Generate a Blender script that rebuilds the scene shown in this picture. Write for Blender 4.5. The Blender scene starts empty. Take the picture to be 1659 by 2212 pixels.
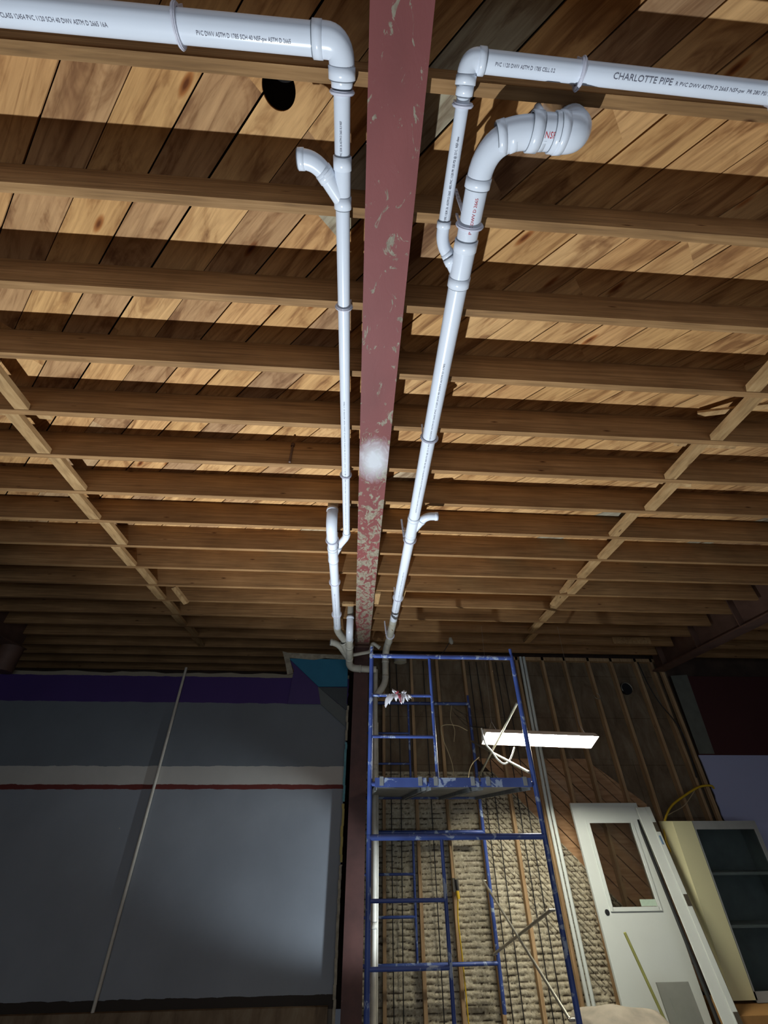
import bpy, bmesh, math, random
from mathutils import Vector, Matrix, noise
random.seed(7)
C = bpy.context.scene.collection
PI = math.pi

# ------------------------------------------------------------ camera, world, lights, exposure
def set_camera():
    p, y, r = .6428, .0665, -.0049
    cp, sp, cy, sy = math.cos(p), math.sin(p), math.cos(y), math.sin(y)
    fw = Vector((sy*cp, cy*cp, sp)); rt = Vector((cy, -sy, 0)); up = rt.cross(fw)
    R0 = math.cos(r)*rt + math.sin(r)*up; U0 = -math.sin(r)*rt + math.cos(r)*up
    cd = bpy.data.cameras.new('camera'); cam = bpy.data.objects.new('camera', cd); C.objects.link(cam)
    cd.sensor_fit = 'HORIZONTAL'; cd.sensor_width = 36; cd.lens = 895.56/1659*36; cd.clip_start = .02
    M = Matrix((R0, U0, -fw)).transposed().to_4x4(); M.translation = Vector((0, 0, 1.8))
    cam.matrix_world = M
    bpy.context.scene.camera = cam
set_camera()
sc = bpy.context.scene
sc.view_settings.view_transform = 'Standard'; sc.view_settings.look = 'None'
sc.view_settings.gamma = 1; sc.view_settings.use_curve_mapping = False
sc.view_settings.exposure = 0.0
w = bpy.data.worlds.new('world'); sc.world = w; w.use_nodes = True
bg = w.node_tree.nodes['Background']; bg.inputs[0].default_value = (.62, .70, .85, 1); bg.inputs[1].default_value = .05
WORK_LIGHT_POWER = 840
def spot(name, loc, target, power, angle, col, radius, blend=.6):
    ld = bpy.data.lights.new(name, 'SPOT'); ld.energy = power; ld.spot_size = math.radians(angle); ld.spot_blend = blend
    ld.color = col; ld.shadow_soft_size = radius
    o = bpy.data.objects.new(name, ld); C.objects.link(o); o.location = loc
    o.rotation_euler = (Vector(target)-Vector(loc)).to_track_quat('-Z', 'Y').to_euler(); return o
# floor work light aimed up at the ceiling, just below the frame
spot('work_light', (-.85, 3.3, .12), (.15, 1.75, 3.9), WORK_LIGHT_POWER, 124, (.86, .94, 1.0), .03, .85)
TUBE_STRENGTH = 225
# second floor light, low on the right, grazing the painted wall left of the column
spot('work_light_low', (1.9, 4.9, .45), (-.35, 6.04, 1.32), 300, 33, (.80, .90, 1.0), .06, .75)
# added fill lamp behind the camera, lifting wall and shaded planks; no known source
ad = bpy.data.lights.new('rear_fill_light', 'AREA'); ad.shape = 'RECTANGLE'; ad.size = 10; ad.size_y = 2.6; ad.energy = 80; ad.color = (.78, .88, 1.0)
ao = bpy.data.objects.new('rear_fill_light', ad); C.objects.link(ao); ao.location = (0, -2.9, 1.5); ao.rotation_euler = (math.radians(90), 0, 0)

# ------------------------------------------------------------ materials
def lin(c):
    c = c/255
    return c/12.92 if c <= .04045 else ((c+.055)/1.055)**2.4
def rgb(r, g, b): return (lin(r), lin(g), lin(b), 1)
class NT:
    def __init__(s, name, rough=.6, metal=0, spec=.5):
        s.m = bpy.data.materials.new(name); s.m.use_nodes = True; s.t = s.m.node_tree
        s.b = s.t.nodes['Principled BSDF']
        s.b.inputs['Roughness'].default_value = rough; s.b.inputs['Metallic'].default_value = metal
        s.b.inputs['Specular IOR Level'].default_value = spec
    def n(s, typ, **kw):
        nd = s.t.nodes.new(typ)
        for k, v in kw.items():
            if k.startswith('_'): setattr(nd, k[1:], v)
            else:
                key = k.replace('0x', '')
                nd.inputs[int(key[1:]) if key[0] == 'i' and key[1:].isdigit() else key].default_value = v
        return nd
    def l(s, a, ao, b, bi): s.t.links.new(a.outputs[ao], b.inputs[bi])
    def coord(s, scale=(1, 1, 1), rot=(0, 0, 0), rnd=False):
        tc = s.n('ShaderNodeTexCoord'); mp = s.n('ShaderNodeMapping')
        mp.inputs['Scale'].default_value = scale; mp.inputs['Rotation'].default_value = rot
        if rnd:
            oi = s.n('ShaderNodeObjectInfo'); mu = s.n('ShaderNodeVectorMath', _operation='SCALE'); 
            cmb = s.n('ShaderNodeCombineXYZ', X=1., Y=.7, Z=.4); s.l(cmb, 0, mu, 0)
            ml = s.n('ShaderNodeMath', _operation='MULTIPLY', i1=37.); s.l(oi, 'Random', ml, 0); s.l(ml, 0, mu, 'Scale')
            ad = s.n('ShaderNodeVectorMath', _operation='ADD'); s.l(tc, 'Object', ad, 0); s.l(mu, 0, ad, 1); s.l(ad, 0, mp, 0)
        else: s.l(tc, 'Object', mp, 0)
        return mp
    def noise(s, co, scale, detail=4, rough=.55, dist=0):
        n = s.n('ShaderNodeTexNoise', Scale=scale, Detail=detail, Roughness=rough, Distortion=dist); s.l(co, 0, n, 'Vector'); return n
    def ramp(s, src, out, stops):
        r = s.n('ShaderNodeValToRGB'); s.l(src, out, r, 0); e = r.color_ramp.elements
        e[0].position, e[0].color = stops[0]; e[1].position, e[1].color = stops[-1]
        for p, c in stops[1:-1]: q = e.new(p); q.color = c
        return r
    def mix(s, fac, a, b, typ='MIX'):
        m = s.n('ShaderNodeMix', _data_type='RGBA', _blend_type=typ)
        for v, k in ((fac, 0), (a, 6), (b, 7)):
            if isinstance(v, tuple) and len(v) == 2: s.l(v[0], v[1], m, k)
            else: m.inputs[k].default_value = v
        return m
    def base(s, nd, o): s.l(nd, o, s.b, 'Base Color')
    def bump(s, nd, o, strength, dist=.01):
        b = s.n('ShaderNodeBump', Strength=strength, Distance=dist); s.l(nd, o, b, 'Height'); s.l(b, 0, s.b, 'Normal')
W1 = (1, 1, 1, 1); K1 = (0, 0, 0, 1)
def plain(name, col, rough=.6, metal=0, var=.12, scale=8, bump=0, spec=.5):
    t = NT(name, rough, metal, spec); co = t.coord(rnd=True); n = t.noise(co, scale)
    lo = tuple(c*(1-var) for c in col[:3])+(1,); hi = tuple(min(1, c*(1+var)) for c in col[:3])+(1,)
    r = t.ramp(n, 0, [(.3, lo), (.7, hi)]); t.base(r, 0)
    if bump: t.bump(n, 0, bump)
    return t.m
def wood(name, a, b, c, grain=(2, 60, 60), knots=True, rough=.75):
    t = NT(name, rough, spec=.25); co = t.coord(grain, rnd=True)
    n = t.noise(co, 1.0, 5, .6, .4); r = t.ramp(n, 0, [(.25, a), (.5, b), (.78, c)])
    co2 = t.coord(rnd=True); n2 = t.noise(co2, 2.2, 3); r2 = t.ramp(n2, 0, [(.3, (.72, .70, .68, 1)), (.7, W1)])
    m = t.mix(1.0, (r, 0), (r2, 0), 'MULTIPLY')
    if knots:
        co3 = t.coord(tuple(1.6 if g < 10 else 6 for g in grain), rnd=True)
        v = t.n('ShaderNodeTexVoronoi', Scale=1.6); t.l(co3, 0, v, 'Vector')
        k = t.ramp(v, 'Distance', [(.02, (.20, .10, .05, 1)), (.09, W1)])
        m = t.mix(1.0, (m, 2), (k, 0), 'MULTIPLY')
    t.base(m, 2); t.bump(n, 0, .15, .004); return t.m
SEAM0, SEAM = -.10, .2705
def plank_material():
    t = NT('diagonal_roof_planks', .8, spec=.2); tc = t.n('ShaderNodeTexCoord'); sp = t.n('ShaderNodeSeparateXYZ'); t.l(tc, 'Object', sp, 0)
    ad = t.n('ShaderNodeMath', _operation='ADD'); t.l(sp, 'X', ad, 0); t.l(sp, 'Y', ad, 1)
    sb = t.n('ShaderNodeMath', _operation='SUBTRACT'); t.l(sp, 'X', sb, 0); t.l(sp, 'Y', sb, 1)
    a2 = t.n('ShaderNodeMath', _operation='SUBTRACT', i1=SEAM0); t.l(ad, 0, a2, 0)
    dv = t.n('ShaderNodeMath', _operation='DIVIDE', i1=SEAM); t.l(a2, 0, dv, 0)
    fl = t.n('ShaderNodeMath', _operation='FLOOR'); t.l(dv, 0, fl, 0)
    # board length variation: joints every few metres
    wn0 = t.n('ShaderNodeTexWhiteNoise', _noise_dimensions='1D'); t.l(fl, 0, wn0, 'W')
    of = t.n('ShaderNodeMath', _operation='MULTIPLY', i1=5.); t.l(wn0, 'Value', of, 0)
    s2 = t.n('ShaderNodeMath', _operation='ADD'); t.l(sb, 0, s2, 0); t.l(of, 0, s2, 1)
    d2 = t.n('ShaderNodeMath', _operation='DIVIDE', i1=3.4); t.l(s2, 0, d2, 0)
    f2 = t.n('ShaderNodeMath', _operation='FLOOR'); t.l(d2, 0, f2, 0)
    cm = t.n('ShaderNodeCombineXYZ'); t.l(fl, 0, cm, 0); t.l(f2, 0, cm, 1)
    wn = t.n('ShaderNodeTexWhiteNoise', _noise_dimensions='3D'); t.l(cm, 0, wn, 'Vector')
    rb = t.ramp(wn, 'Value', [(0, rgb(166, 134, 102)), (.14, rgb(204, 160, 110)), (.45, rgb(200, 158, 106)), (.7, rgb(212, 172, 122)), (.88, rgb(194, 150, 100)), (.95, rgb(172, 166, 146)), (1, rgb(158, 154, 138))])
    # grain along the board
    gx = t.n('ShaderNodeMath', _operation='MULTIPLY', i1=1.5); t.l(sb, 0, gx, 0)
    gy = t.n('ShaderNodeMath', _operation='MULTIPLY', i1=24.); t.l(ad, 0, gy, 0)
    gz = t.n('ShaderNodeMath', _operation='MULTIPLY', i1=40.); t.l(wn, 'Value', gz, 0)
    gc = t.n('ShaderNodeCombineXYZ'); t.l(gx, 0, gc, 0); t.l(gy, 0, gc, 1); t.l(gz, 0, gc, 2)
    n = t.noise(gc, 1., 5, .62, 1.3); rg = t.ramp(n, 0, [(.28, (.55, .46, .40, 1)), (.44, (.88, .84, .80, 1)), (.7, (1.14, 1.12, 1.08, 1))])
    m = t.mix(1.0, (rb, 0), (rg, 0), 'MULTIPLY')
    # warped cathedral grain / stains
    hx = t.n('ShaderNodeMath', _operation='MULTIPLY', i1=1.4); t.l(sb, 0, hx, 0)
    hy = t.n('ShaderNodeMath', _operation='MULTIPLY', i1=5.); t.l(ad, 0, hy, 0)
    hc = t.n('ShaderNodeCombineXYZ'); t.l(hx, 0, hc, 0); t.l(hy, 0, hc, 1); t.l(gz, 0, hc, 2)
    n2 = t.noise(hc, 1., 4, .6, 1.5); rs = t.ramp(n2, 0, [(.34, (.44, .34, .30, 1)), (.42, (.74, .66, .60, 1)), (.50, (1, .98, .95, 1)), (.64, (1.12, 1.12, 1.1, 1))])
    m2 = t.mix(.85, (m, 2), (rs, 0), 'MULTIPLY')
    v = t.n('ShaderNodeTexVoronoi', Scale=.9); t.l(hc, 0, v, 'Vector')
    k = t.ramp(v, 'Distance', [(.03, (.22, .11, .07, 1)), (.075, (.62, .42, .3, 1)), (.12, W1)])
    m3 = t.mix(1.0, (m2, 2), (k, 0), 'MULTIPLY')
    t.base(m3, 2); t.bump(n, 0, .12, .003); return t.m
def peeling_steel():
    t = NT('red_oxide_peeling_paint', .62, spec=.35); tc = t.n('ShaderNodeTexCoord'); mp = t.n('ShaderNodeMapping'); mp.inputs['Scale'].default_value = (1, .55, 1)
    t.l(tc, 'Object', mp, 0)
    n = t.noise(mp, 15, 7, .66, 1.2); n2 = t.noise(mp, 2.0, 3); nf = t.noise(mp, 60, 3)
    sp = t.n('ShaderNodeSeparateXYZ'); t.l(tc, 'Object', sp, 0)
    mr = t.n('ShaderNodeMapRange'); t.l(sp, 'Y', mr, 'Value'); mr.inputs['From Min'].default_value = .9; mr.inputs['From Max'].default_value = 3.6
    mr.inputs['To Min'].default_value = -.065; mr.inputs['To Max'].default_value = .075
    # weathering spreads towards the far end (wear, not light)
    a = t.n('ShaderNodeMath', _operation='ADD'); t.l(n, 0, a, 0); t.l(mr, 0, a, 1)
    mask = t.ramp(a, 0, [(.545, K1), (.575, W1)])
    red = t.ramp(n2, 0, [(.3, rgb(112, 60, 58)), (.7, rgb(132, 72, 70))])
    bare = t.ramp(nf, 0, [(.3, rgb(112, 100, 84)), (.7, rgb(148, 140, 122))])
    m = t.mix((mask, 0), (red, 0), (bare, 0))
    # white spray marks at one spot
    vm = t.n('ShaderNodeVectorMath', _operation='DISTANCE'); vm.inputs[1].default_value = (.075, 2.12, 3.84)
    ms = t.n('ShaderNodeVectorMath', _operation='MULTIPLY'); ms.inputs[1].default_value = (1, .62, 1)
    vm.inputs[1].default_value = (.075, 2.12*.62, 3.84); t.l(tc, 'Object', ms, 0); t.l(ms, 0, vm, 0)
    na = t.n('ShaderNodeMath', _operation='MULTIPLY_ADD', i1=.14); t.l(n, 0, na, 0); t.l(vm, 'Value', na, 2)
    wm = t.ramp(na, 0, [(.11, (.85, .85, .85, 1)), (.22, K1)])
    m2 = t.mix((wm, 0), (m, 2), rgb(205, 210, 215))
    t.base(m2, 2); t.bump(n, 0, .3, .004); return t.m
def scaffold_paint():
    t = NT('blue_scaffold_paint', .38, spec=.5); co = t.coord((1, 1, 1), rnd=True)
    n = t.noise(co, 9, 6, .6, .6); mask = t.ramp(n, 0, [(.57, K1), (.61, W1)])
    n2 = t.noise(co, 3, 2); bl = t.ramp(n2, 0, [(.3, rgb(44, 62, 122)), (.7, rgb(68, 92, 162))])
    m = t.mix((mask, 0), (bl, 0), rgb(150, 165, 190)); t.base(m, 2); return t.m
def plaster_keys():
    t = NT('plaster_keys', .95, spec=.1); tc = t.n('ShaderNodeTexCoord'); sp = t.n('ShaderNodeSeparateXYZ'); t.l(tc, 'Object', sp, 0)
    co = t.coord(); n = t.noise(co, 30, 5, .7); n2 = t.noise(co, 2.5, 3)
    at = t.n('ShaderNodeAttribute', _attribute_name='lath')       # bare lath / metal between the plaster ridges
    col = t.ramp(n, 0, [(.3, rgb(160, 148, 122)), (.65, rgb(214, 206, 182))])
    m0 = t.mix(.5, (col, 0), (t.ramp(n2, 0, [(.3, (.72, .70, .66, 1)), (.7, W1)]), 0), 'MULTIPLY')
    m = t.mix((at, 'Fac'), (m0, 2), rgb(58, 44, 32)); t.base(m, 2); t.bump(n, 0, .9, .012); return t.m
def sheathing():
    t = NT('old_brown_sheathing', .9, spec=.15); co = t.coord((3, 3, 1.2)); n = t.noise(co, 2, 5, .65, .5)
    r = t.ramp(n, 0, [(.28, rgb(88, 74, 58)), (.5, rgb(116, 100, 80)), (.75, rgb(136, 124, 104))])
    tc = t.n('ShaderNodeTexCoord'); sp = t.n('ShaderNodeSeparateXYZ'); t.l(tc, 'Object', sp, 0)
    md = t.n('ShaderNodeMath', _operation='FRACT'); d = t.n('ShaderNodeMath', _operation='DIVIDE', i1=.61); t.l(sp, 'Z', d, 0); t.l(d, 0, md, 0)
    s = t.ramp(md, 0, [(.0, (.45, .4, .35, 1)), (.018, W1)]); m = t.mix(1.0, (r, 0), (s, 0), 'MULTIPLY'); t.base(m, 2); return t.m
def painted_wall():
    # horizontal painted bands of the drywall; edges wander slightly
    t = NT('painted_drywall_bands', .7, spec=.25); tc = t.n('ShaderNodeTexCoord'); sp = t.n('ShaderNodeSeparateXYZ'); t.l(tc, 'Object', sp, 0)
    co = t.coord((6, 6, 25)); n = t.noise(co, 1, 4); 
    na = t.n('ShaderNodeMath', _operation='MULTIPLY_ADD', i1=.03, i2=-.015); t.l(n, 0, na, 0)
    z = t.n('ShaderNodeMath', _operation='ADD'); t.l(sp, 'Z', z, 0); t.l(na, 0, z, 1)
    mr = t.n('ShaderNodeMapRange'); t.l(z, 0, mr, 'Value'); mr.inputs['From Min'].default_value = 0; mr.inputs['From Max'].default_value = 4
    grey = rgb(138, 144, 150); r = t.n('ShaderNodeValToRGB'); t.l(mr, 0, r, 0); r.color_ramp.interpolation = 'CONSTANT'
    e = r.color_ramp.elements; e[0].position = 0; e[0].color = rgb(104, 96, 84); e[1].position = .36/4; e[1].color = rgb(52, 46, 40)
    for p, c in ((.455, grey), (2.125, rgb(104, 46, 40)), (2.16, rgb(184, 182, 174)), (2.35, rgb(112, 119, 124)), (3.075, rgb(70, 50, 108)), (3.40, rgb(150, 142, 122))):
        q = e.new(p/4); q.color = c
    co2 = t.coord(); n2 = t.noise(co2, 1.7, 5); rr = t.ramp(n2, 0, [(.3, (.86, .86, .86, 1)), (.7, W1)])
    m = t.mix(1.0, (r, 0), (rr, 0), 'MULTIPLY'); t.base(m, 2); return t.m
def two_tone_drywall():
    t = NT('maroon_over_lilac_drywall', .75, spec=.2); tc = t.n('ShaderNodeTexCoord'); sp = t.n('ShaderNodeSeparateXYZ'); t.l(tc, 'Object', sp, 0)
    mr = t.n('ShaderNodeMath', _operation='GREATER_THAN', i1=2.56); t.l(sp, 'Z', mr, 0)
    m = t.mix((mr, 0), rgb(176, 181, 214), rgb(74, 42, 42)); t.base(m, 2); return t.m
def diag_boards():
    t = NT('orange_diagonal_boards', .7, spec=.25); tc = t.n('ShaderNodeTexCoord'); sp = t.n('ShaderNodeSeparateXYZ'); t.l(tc, 'Object', sp, 0)
    ad = t.n('ShaderNodeMath', _operation='ADD'); t.l(sp, 'X', ad, 0); t.l(sp, 'Z', ad, 1)
    d = t.n('ShaderNodeMath', _operation='DIVIDE', i1=.20); t.l(ad, 0, d, 0); f = t.n('ShaderNodeMath', _operation='FLOOR'); t.l(d, 0, f, 0)
    wn = t.n('ShaderNodeTexWhiteNoise', _noise_dimensions='1D'); t.l(f, 0, wn, 'W')
    r = t.ramp(wn, 'Value', [(0, rgb(170, 132, 98)), (.5, rgb(190, 152, 114)), (1, rgb(180, 152, 124))])
    co = t.coord((3, 3, 30), (0, PI/4, 0)); n = t.noise(co, 1, 4); g = t.ramp(n, 0, [(.3, (.7, .62, .55, 1)), (.6, W1)])
    m = t.mix(1.0, (r, 0), (g, 0), 'MULTIPLY'); t.base(m, 2); return t.m

M = dict(
    planks=plank_material(), steel=peeling_steel(), blue=scaffold_paint(), keys=plaster_keys(), sheath=sheathing(),
    bands=painted_wall(), twotone=two_tone_drywall(), diag=diag_boards(),
    joist=wood('joist_wood', rgb(124, 93, 62), rgb(160, 122, 80), rgb(188, 148, 102)),
    block=wood('blocking_wood', rgb(140, 110, 74), rgb(182, 146, 100), rgb(200, 168, 122), (30, 6, 30)),
    stud=wood('stud_wood', rgb(150, 120, 88), rgb(188, 156, 116), rgb(206, 178, 140), (50, 50, 2)),
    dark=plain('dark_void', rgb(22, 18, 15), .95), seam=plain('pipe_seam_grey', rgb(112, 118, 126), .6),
    pvc=plain('white_pvc', rgb(226, 232, 242), .22, var=.03, scale=3), pvc_old=plain('dusty_pvc', rgb(190, 186, 172), .5, var=.14, scale=9),
    hanger=plain('white_plastic_hanger', rgb(214, 214, 226), .35, var=.03), ink=plain('black_print', rgb(92, 92, 106), .6, var=0), redink=plain('red_print', rgb(190, 60, 70), .6, var=0),
    column_steel=plain('column_brown_steel', rgb(80, 50, 44), .6, var=.25, scale=5, bump=.2), brown_steel=plain('brown_steel', rgb(98, 72, 60), .6, var=.25, scale=5, bump=.2), 
    teal=plain('teal_paint', rgb(40, 116, 146), .75, var=.06), slate=plain('slate_board', rgb(74, 80, 82), .85, var=.08), greyband=plain('grey_green_band', rgb(98, 104, 102), .85, var=.05),
    yellowpaint=plain('yellow_paint_edge', rgb(176, 160, 92), .8), tealedge=plain('teal_paint_edge', rgb(96, 150, 160), .8, var=.25, scale=14), plasteredge=plain('raw_plaster_edge', rgb(158, 150, 130), .95, var=.3, scale=16, bump=.4),
    galv=plain('galvanized_steel', rgb(176, 172, 158), .38, .75, var=.1), alu=plain('weathered_deck', rgb(140, 144, 144), .6, .2, var=.2, scale=12),
    white=plain('white_gloss_paint', rgb(214, 220, 214), .4, var=.03, scale=2), cream=plain('cream_laminate', rgb(220, 216, 172), .45, var=.03, scale=2),
    greyframe=plain('grey_cabinet_paint', rgb(150, 152, 150), .5, var=.06), greypanel=plain('grey_panel_paint', rgb(126, 128, 120), .6, var=.06),
    blackm=plain('black_rubber', rgb(24, 24, 26), .5), inner=plain('cabinet_interior', rgb(120, 126, 126), .8), yellow=plain('yellow_cable_jacket', rgb(214, 176, 40), .45, var=.03), beige=plain('beige_cable_jacket', rgb(176, 158, 124), .5, var=.05),
    whitec=plain('white_cord_jacket', rgb(225, 225, 220), .45, var=.02), brown=plain('brown_cardboard', rgb(160, 118, 66), .85, var=.08), cloth=plain('white_rag', rgb(220, 220, 226), .9, var=.08, scale=30), redcloth=plain('red_rag', rgb(150, 60, 72), .9),
    concrete=plain('concrete_floor', rgb(110, 106, 100), .85, var=.15, scale=3), lampwhite=plain('white_lamp_enamel', rgb(232, 232, 228), .4, var=.01), chrome=plain('bright_metal', rgb(200, 200, 200), .2, 1, var=.02),
    greentape=plain('olive_stick_paint', rgb(158, 160, 92), .5), redwood=plain('dark_red_edge', rgb(84, 44, 30), .7), bluelabel=plain('blue_label', rgb(110, 140, 170), .5, var=0), greenlabel=plain('pale_green_label', rgb(186, 206, 186), .5, var=.05, scale=60), brassy=plain('worn_hinge_metal', rgb(120, 112, 98), .45, .7),
    tarp=plain('grey_tarp', rgb(130, 122, 108), .8, var=.25, scale=6, bump=.4), backwall=plain('dark_masonry', rgb(70, 54, 44), .95, var=.3, scale=5),
    greydw=plain('grey_primer_drywall', rgb(104, 106, 96), .85),
)
def glass(name, tint, rough=.05):
    t = NT(name, rough); t.b.inputs['Base Color'].default_value = tint; t.b.inputs['Transmission Weight'].default_value = 1; t.b.inputs['IOR'].default_value = 1.3; return t.m
M['glass'] = glass('dusty_glass', (.86, .86, .84, 1), .12); M['darkglass'] = glass('smoked_glass', (.72, .78, .78, 1), .04)
def emit(name, col, s):
    m = bpy.data.materials.new(name); m.use_nodes = True; b = m.node_tree.nodes['Principled BSDF']
    b.inputs['Emission Color'].default_value = col; b.inputs['Emission Strength'].default_value = s; b.inputs['Base Color'].default_value = (.9, .9, .9, 1); return m
M['tube'] = emit('fluorescent_tube', (1, .97, .84, 1), TUBE_STRENGTH)

# ------------------------------------------------------------ mesh helpers
class MB:
    def __init__(s): s.v = []; s.f = []; s.m = []; s.k = 0
    def poly(s, pts, faces, smooth=True):
        o = len(s.v); s.v += [tuple(p) for p in pts]
        for f in faces: s.f.append([o+i for i in f]); s.m.append((s.k, smooth))
        return s
    def box(s, a, b):
        (x0, y0, z0), (x1, y1, z1) = [tuple(min(p, q) for p, q in zip(a, b)), tuple(max(p, q) for p, q in zip(a, b))]
        P = [(x, y, z) for z in (z0, z1) for y in (y0, y1) for x in (x0, x1)]
        return s.poly(P, [(0, 2, 3, 1), (4, 5, 7, 6), (0, 1, 5, 4), (2, 6, 7, 3), (0, 4, 6, 2), (1, 3, 7, 5)], False)
    def hexa(s, P):   # 8 points, bottom ring then top ring
        return s.poly(P, [(3, 2, 1, 0), (4, 5, 6, 7), (0, 1, 5, 4), (1, 2, 6, 5), (2, 3, 7, 6), (3, 0, 4, 7)], False)
    def bar(s, p, q, wd, th, up=(0, 0, 1)):
        p, q = Vector(p), Vector(q); d = (q-p).normalized(); u = Vector(up); sd = d.cross(u).normalized()*wd/2; u2 = sd.normalized().cross(d)*th/2
        P = [p-sd-u2, p+sd-u2, p+sd+u2, p-sd+u2, q-sd-u2, q+sd-u2, q+sd+u2, q-sd+u2]; return s.hexa(P)
    def prism(s, pts, n):   # planar outline extruded by vector n
        k = len(pts); P = [Vector(p) for p in pts]; Q = [p+Vector(n) for p in P]
        fs = [tuple(range(k))[::-1], tuple(range(k, 2*k))]+[(i, (i+1) % k, k+(i+1) % k, k+i) for i in range(k)]
        return s.poly(P+Q, fs, False)
    def tube(s, pts, r, seg=20, caps=True, rs=None):
        P = [Vector(p) for p in pts]; n = len(P); rs = rs or [r]*n
        t = [(P[min(i+1, n-1)]-P[max(i-1, 0)]).normalized() for i in range(n)]
        a = Vector((0, 0, 1)) if abs(t[0].z) < .9 else Vector((1, 0, 0)); u = t[0].cross(a).normalized(); V = []
        for i in range(n):
            if i: 
                u = (u - t[i]*u.dot(t[i])).normalized()
            w_ = t[i].cross(u)
            for k in range(seg):
                an = 2*PI*k/seg; V.append(P[i]+(u*math.cos(an)+w_*math.sin(an))*rs[i])
        F = [(i*seg+k, i*seg+(k+1) % seg, (i+1)*seg+(k+1) % seg, (i+1)*seg+k) for i in range(n-1) for k in range(seg)]
        s.poly(V, F, True)
        if caps:
            s.poly([V[k] for k in range(seg)], [tuple(range(seg))[::-1]], False); s.poly([V[(n-1)*seg+k] for k in range(seg)], [tuple(range(seg))], False)
        return s
    def cyl(s, p, q, r, seg=20, caps=True): return s.tube([p, q], r, seg, caps)
    def build(s, name, mat, parent=None, origin=None):
        me = bpy.data.meshes.new(name); o0 = Vector(origin) if origin else Vector((0, 0, 0))
        me.from_pydata([tuple(Vector(v)-o0) for v in s.v], [], s.f)
        for m in (mat if isinstance(mat, (list, tuple)) else [mat]): me.materials.append(m)
        for p, (k, sm) in zip(me.polygons, s.m): p.material_index = k; p.use_smooth = sm
        me.update(); o = bpy.data.objects.new(name, me); C.objects.link(o); o.location = o0
        if parent: o.parent = parent; o.location = o0-parent.location if parent.type == 'EMPTY' and not parent.parent else o0
        return o
def tag(o, label=None, cat=None, group=None, kind=None):
    if label: o['label'] = label
    if cat: o['category'] = cat
    if group: o['group'] = group
    if kind: o['kind'] = kind
    return o
def empty(name, loc, label, cat, group=None):
    o = bpy.data.objects.new(name, None); C.objects.link(o); o.location = loc; o.empty_display_size = .1
    return tag(o, label, cat, group)
def part(mb, name, mat, root, label=None):
    # vertices in world space; thing empties carry translation only
    o = mb.build(name, mat); o.parent = root
    off = Vector((0, 0, 0)); r = root
    while r: off += r.location; r = r.parent
    o.location = -off
    if label: o['label'] = label
    return o
def structure(mb, name, mat): return tag(mb.build(name, mat), kind='structure')
def arc(c, r, a0, a1, u, v, n=10):
    c, u, v = Vector(c), Vector(u), Vector(v)
    return [c+(u*math.cos(a0+(a1-a0)*i/n)+v*math.sin(a0+(a1-a0)*i/n))*r for i in range(n+1)]
def bez(pts, n=8):   # catmull-rom
    P = [Vector(p) for p in pts]; P = [2*P[0]-P[1]]+P+[2*P[-1]-P[-2]]; out = []
    for i in range(1, len(P)-2):
        for k in range(n):
            t = k/n; a, b, c, d = P[i-1:i+3]
            out.append(.5*((2*b)+(c-a)*t+(2*a-5*b+4*c-d)*t*t+(3*b-a-3*c+d)*t**3))
    return out+[P[-2]]
def bend(p0, corner, p1, r, n=9):
    """path p0 -> rounded corner -> p1"""
    p0, c, p1 = Vector(p0), Vector(corner), Vector(p1); a = (p0-c).normalized(); b = (p1-c).normalized()
    out = []
    s_, e_ = c+a*min(r, (p0-c).length), c+b*min(r, (p1-c).length)
    for i in range(n+1):
        t = i/n; out.append((1-t)**2*s_+2*t*(1-t)*c+t*t*e_)
    return [p0]*(((p0-s_).length) > 1e-4)+out+[p1]*(((p1-e_).length) > 1e-4)

ZJ, ZP, DJ = 3.92, 4.155, .235            # joist bottoms, plank underside, joist depth
SP, Y0 = .4064, .2435                     # joist spacing, near face of the first joist

# ------------------------------------------------------------ ceiling planks (one structure)
def build_ceiling():
    mb = MB(); xa, xb, ya, yb = -9.0, 9.0, -2.2, 7.62; g = .0035
    k0 = int(((xa+ya)-SEAM0)/SEAM)-1; k1 = int(((xb+yb)-SEAM0)/SEAM)+1
    for k in range(k0, k1):
        s0, s1 = SEAM0+k*SEAM+g*random.uniform(.4, 2.2), SEAM0+(k+1)*SEAM-g*random.uniform(.4, 2.2)
        # clip strip s0 < x+y < s1 with the rectangle
        poly = [(xa, ya), (xb, ya), (xb, yb), (xa, yb)]
        for sgn, lim in ((1, s0), (-1, -s1)):
            out = []
            for i in range(len(poly)):
                p, q = poly[i], poly[(i+1) % len(poly)]; fp = sgn*(p[0]+p[1])-lim; fq = sgn*(q[0]+q[1])-lim
                if fp >= 0: out.append(p)
                if fp*fq < 0: t = fp/(fp-fq); out.append((p[0]+(q[0]-p[0])*t, p[1]+(q[1]-p[1])*t))
            poly = out
            if len(poly) < 3: break
        if len(poly) < 3: continue
        mb.prism([(x, y, ZP+random.uniform(0, .0015)) for x, y in poly], (0, 0, .02))
    o = structure(mb, 'ceiling', [M['planks']])
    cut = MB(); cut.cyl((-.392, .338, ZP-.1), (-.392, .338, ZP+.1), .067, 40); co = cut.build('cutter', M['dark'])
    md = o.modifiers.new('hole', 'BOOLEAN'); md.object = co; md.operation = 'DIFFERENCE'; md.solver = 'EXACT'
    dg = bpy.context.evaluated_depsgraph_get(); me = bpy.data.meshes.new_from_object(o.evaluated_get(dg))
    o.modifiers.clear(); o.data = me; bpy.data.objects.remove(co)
    mb = MB(); mb.box((xa, ya, ZP+.10), (xb, yb, ZP+.12)); structure(mb, 'ceiling_dark_backing', M['dark'])  # unseen dark panel added above the planks so the gaps read dark
build_ceiling()
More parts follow.
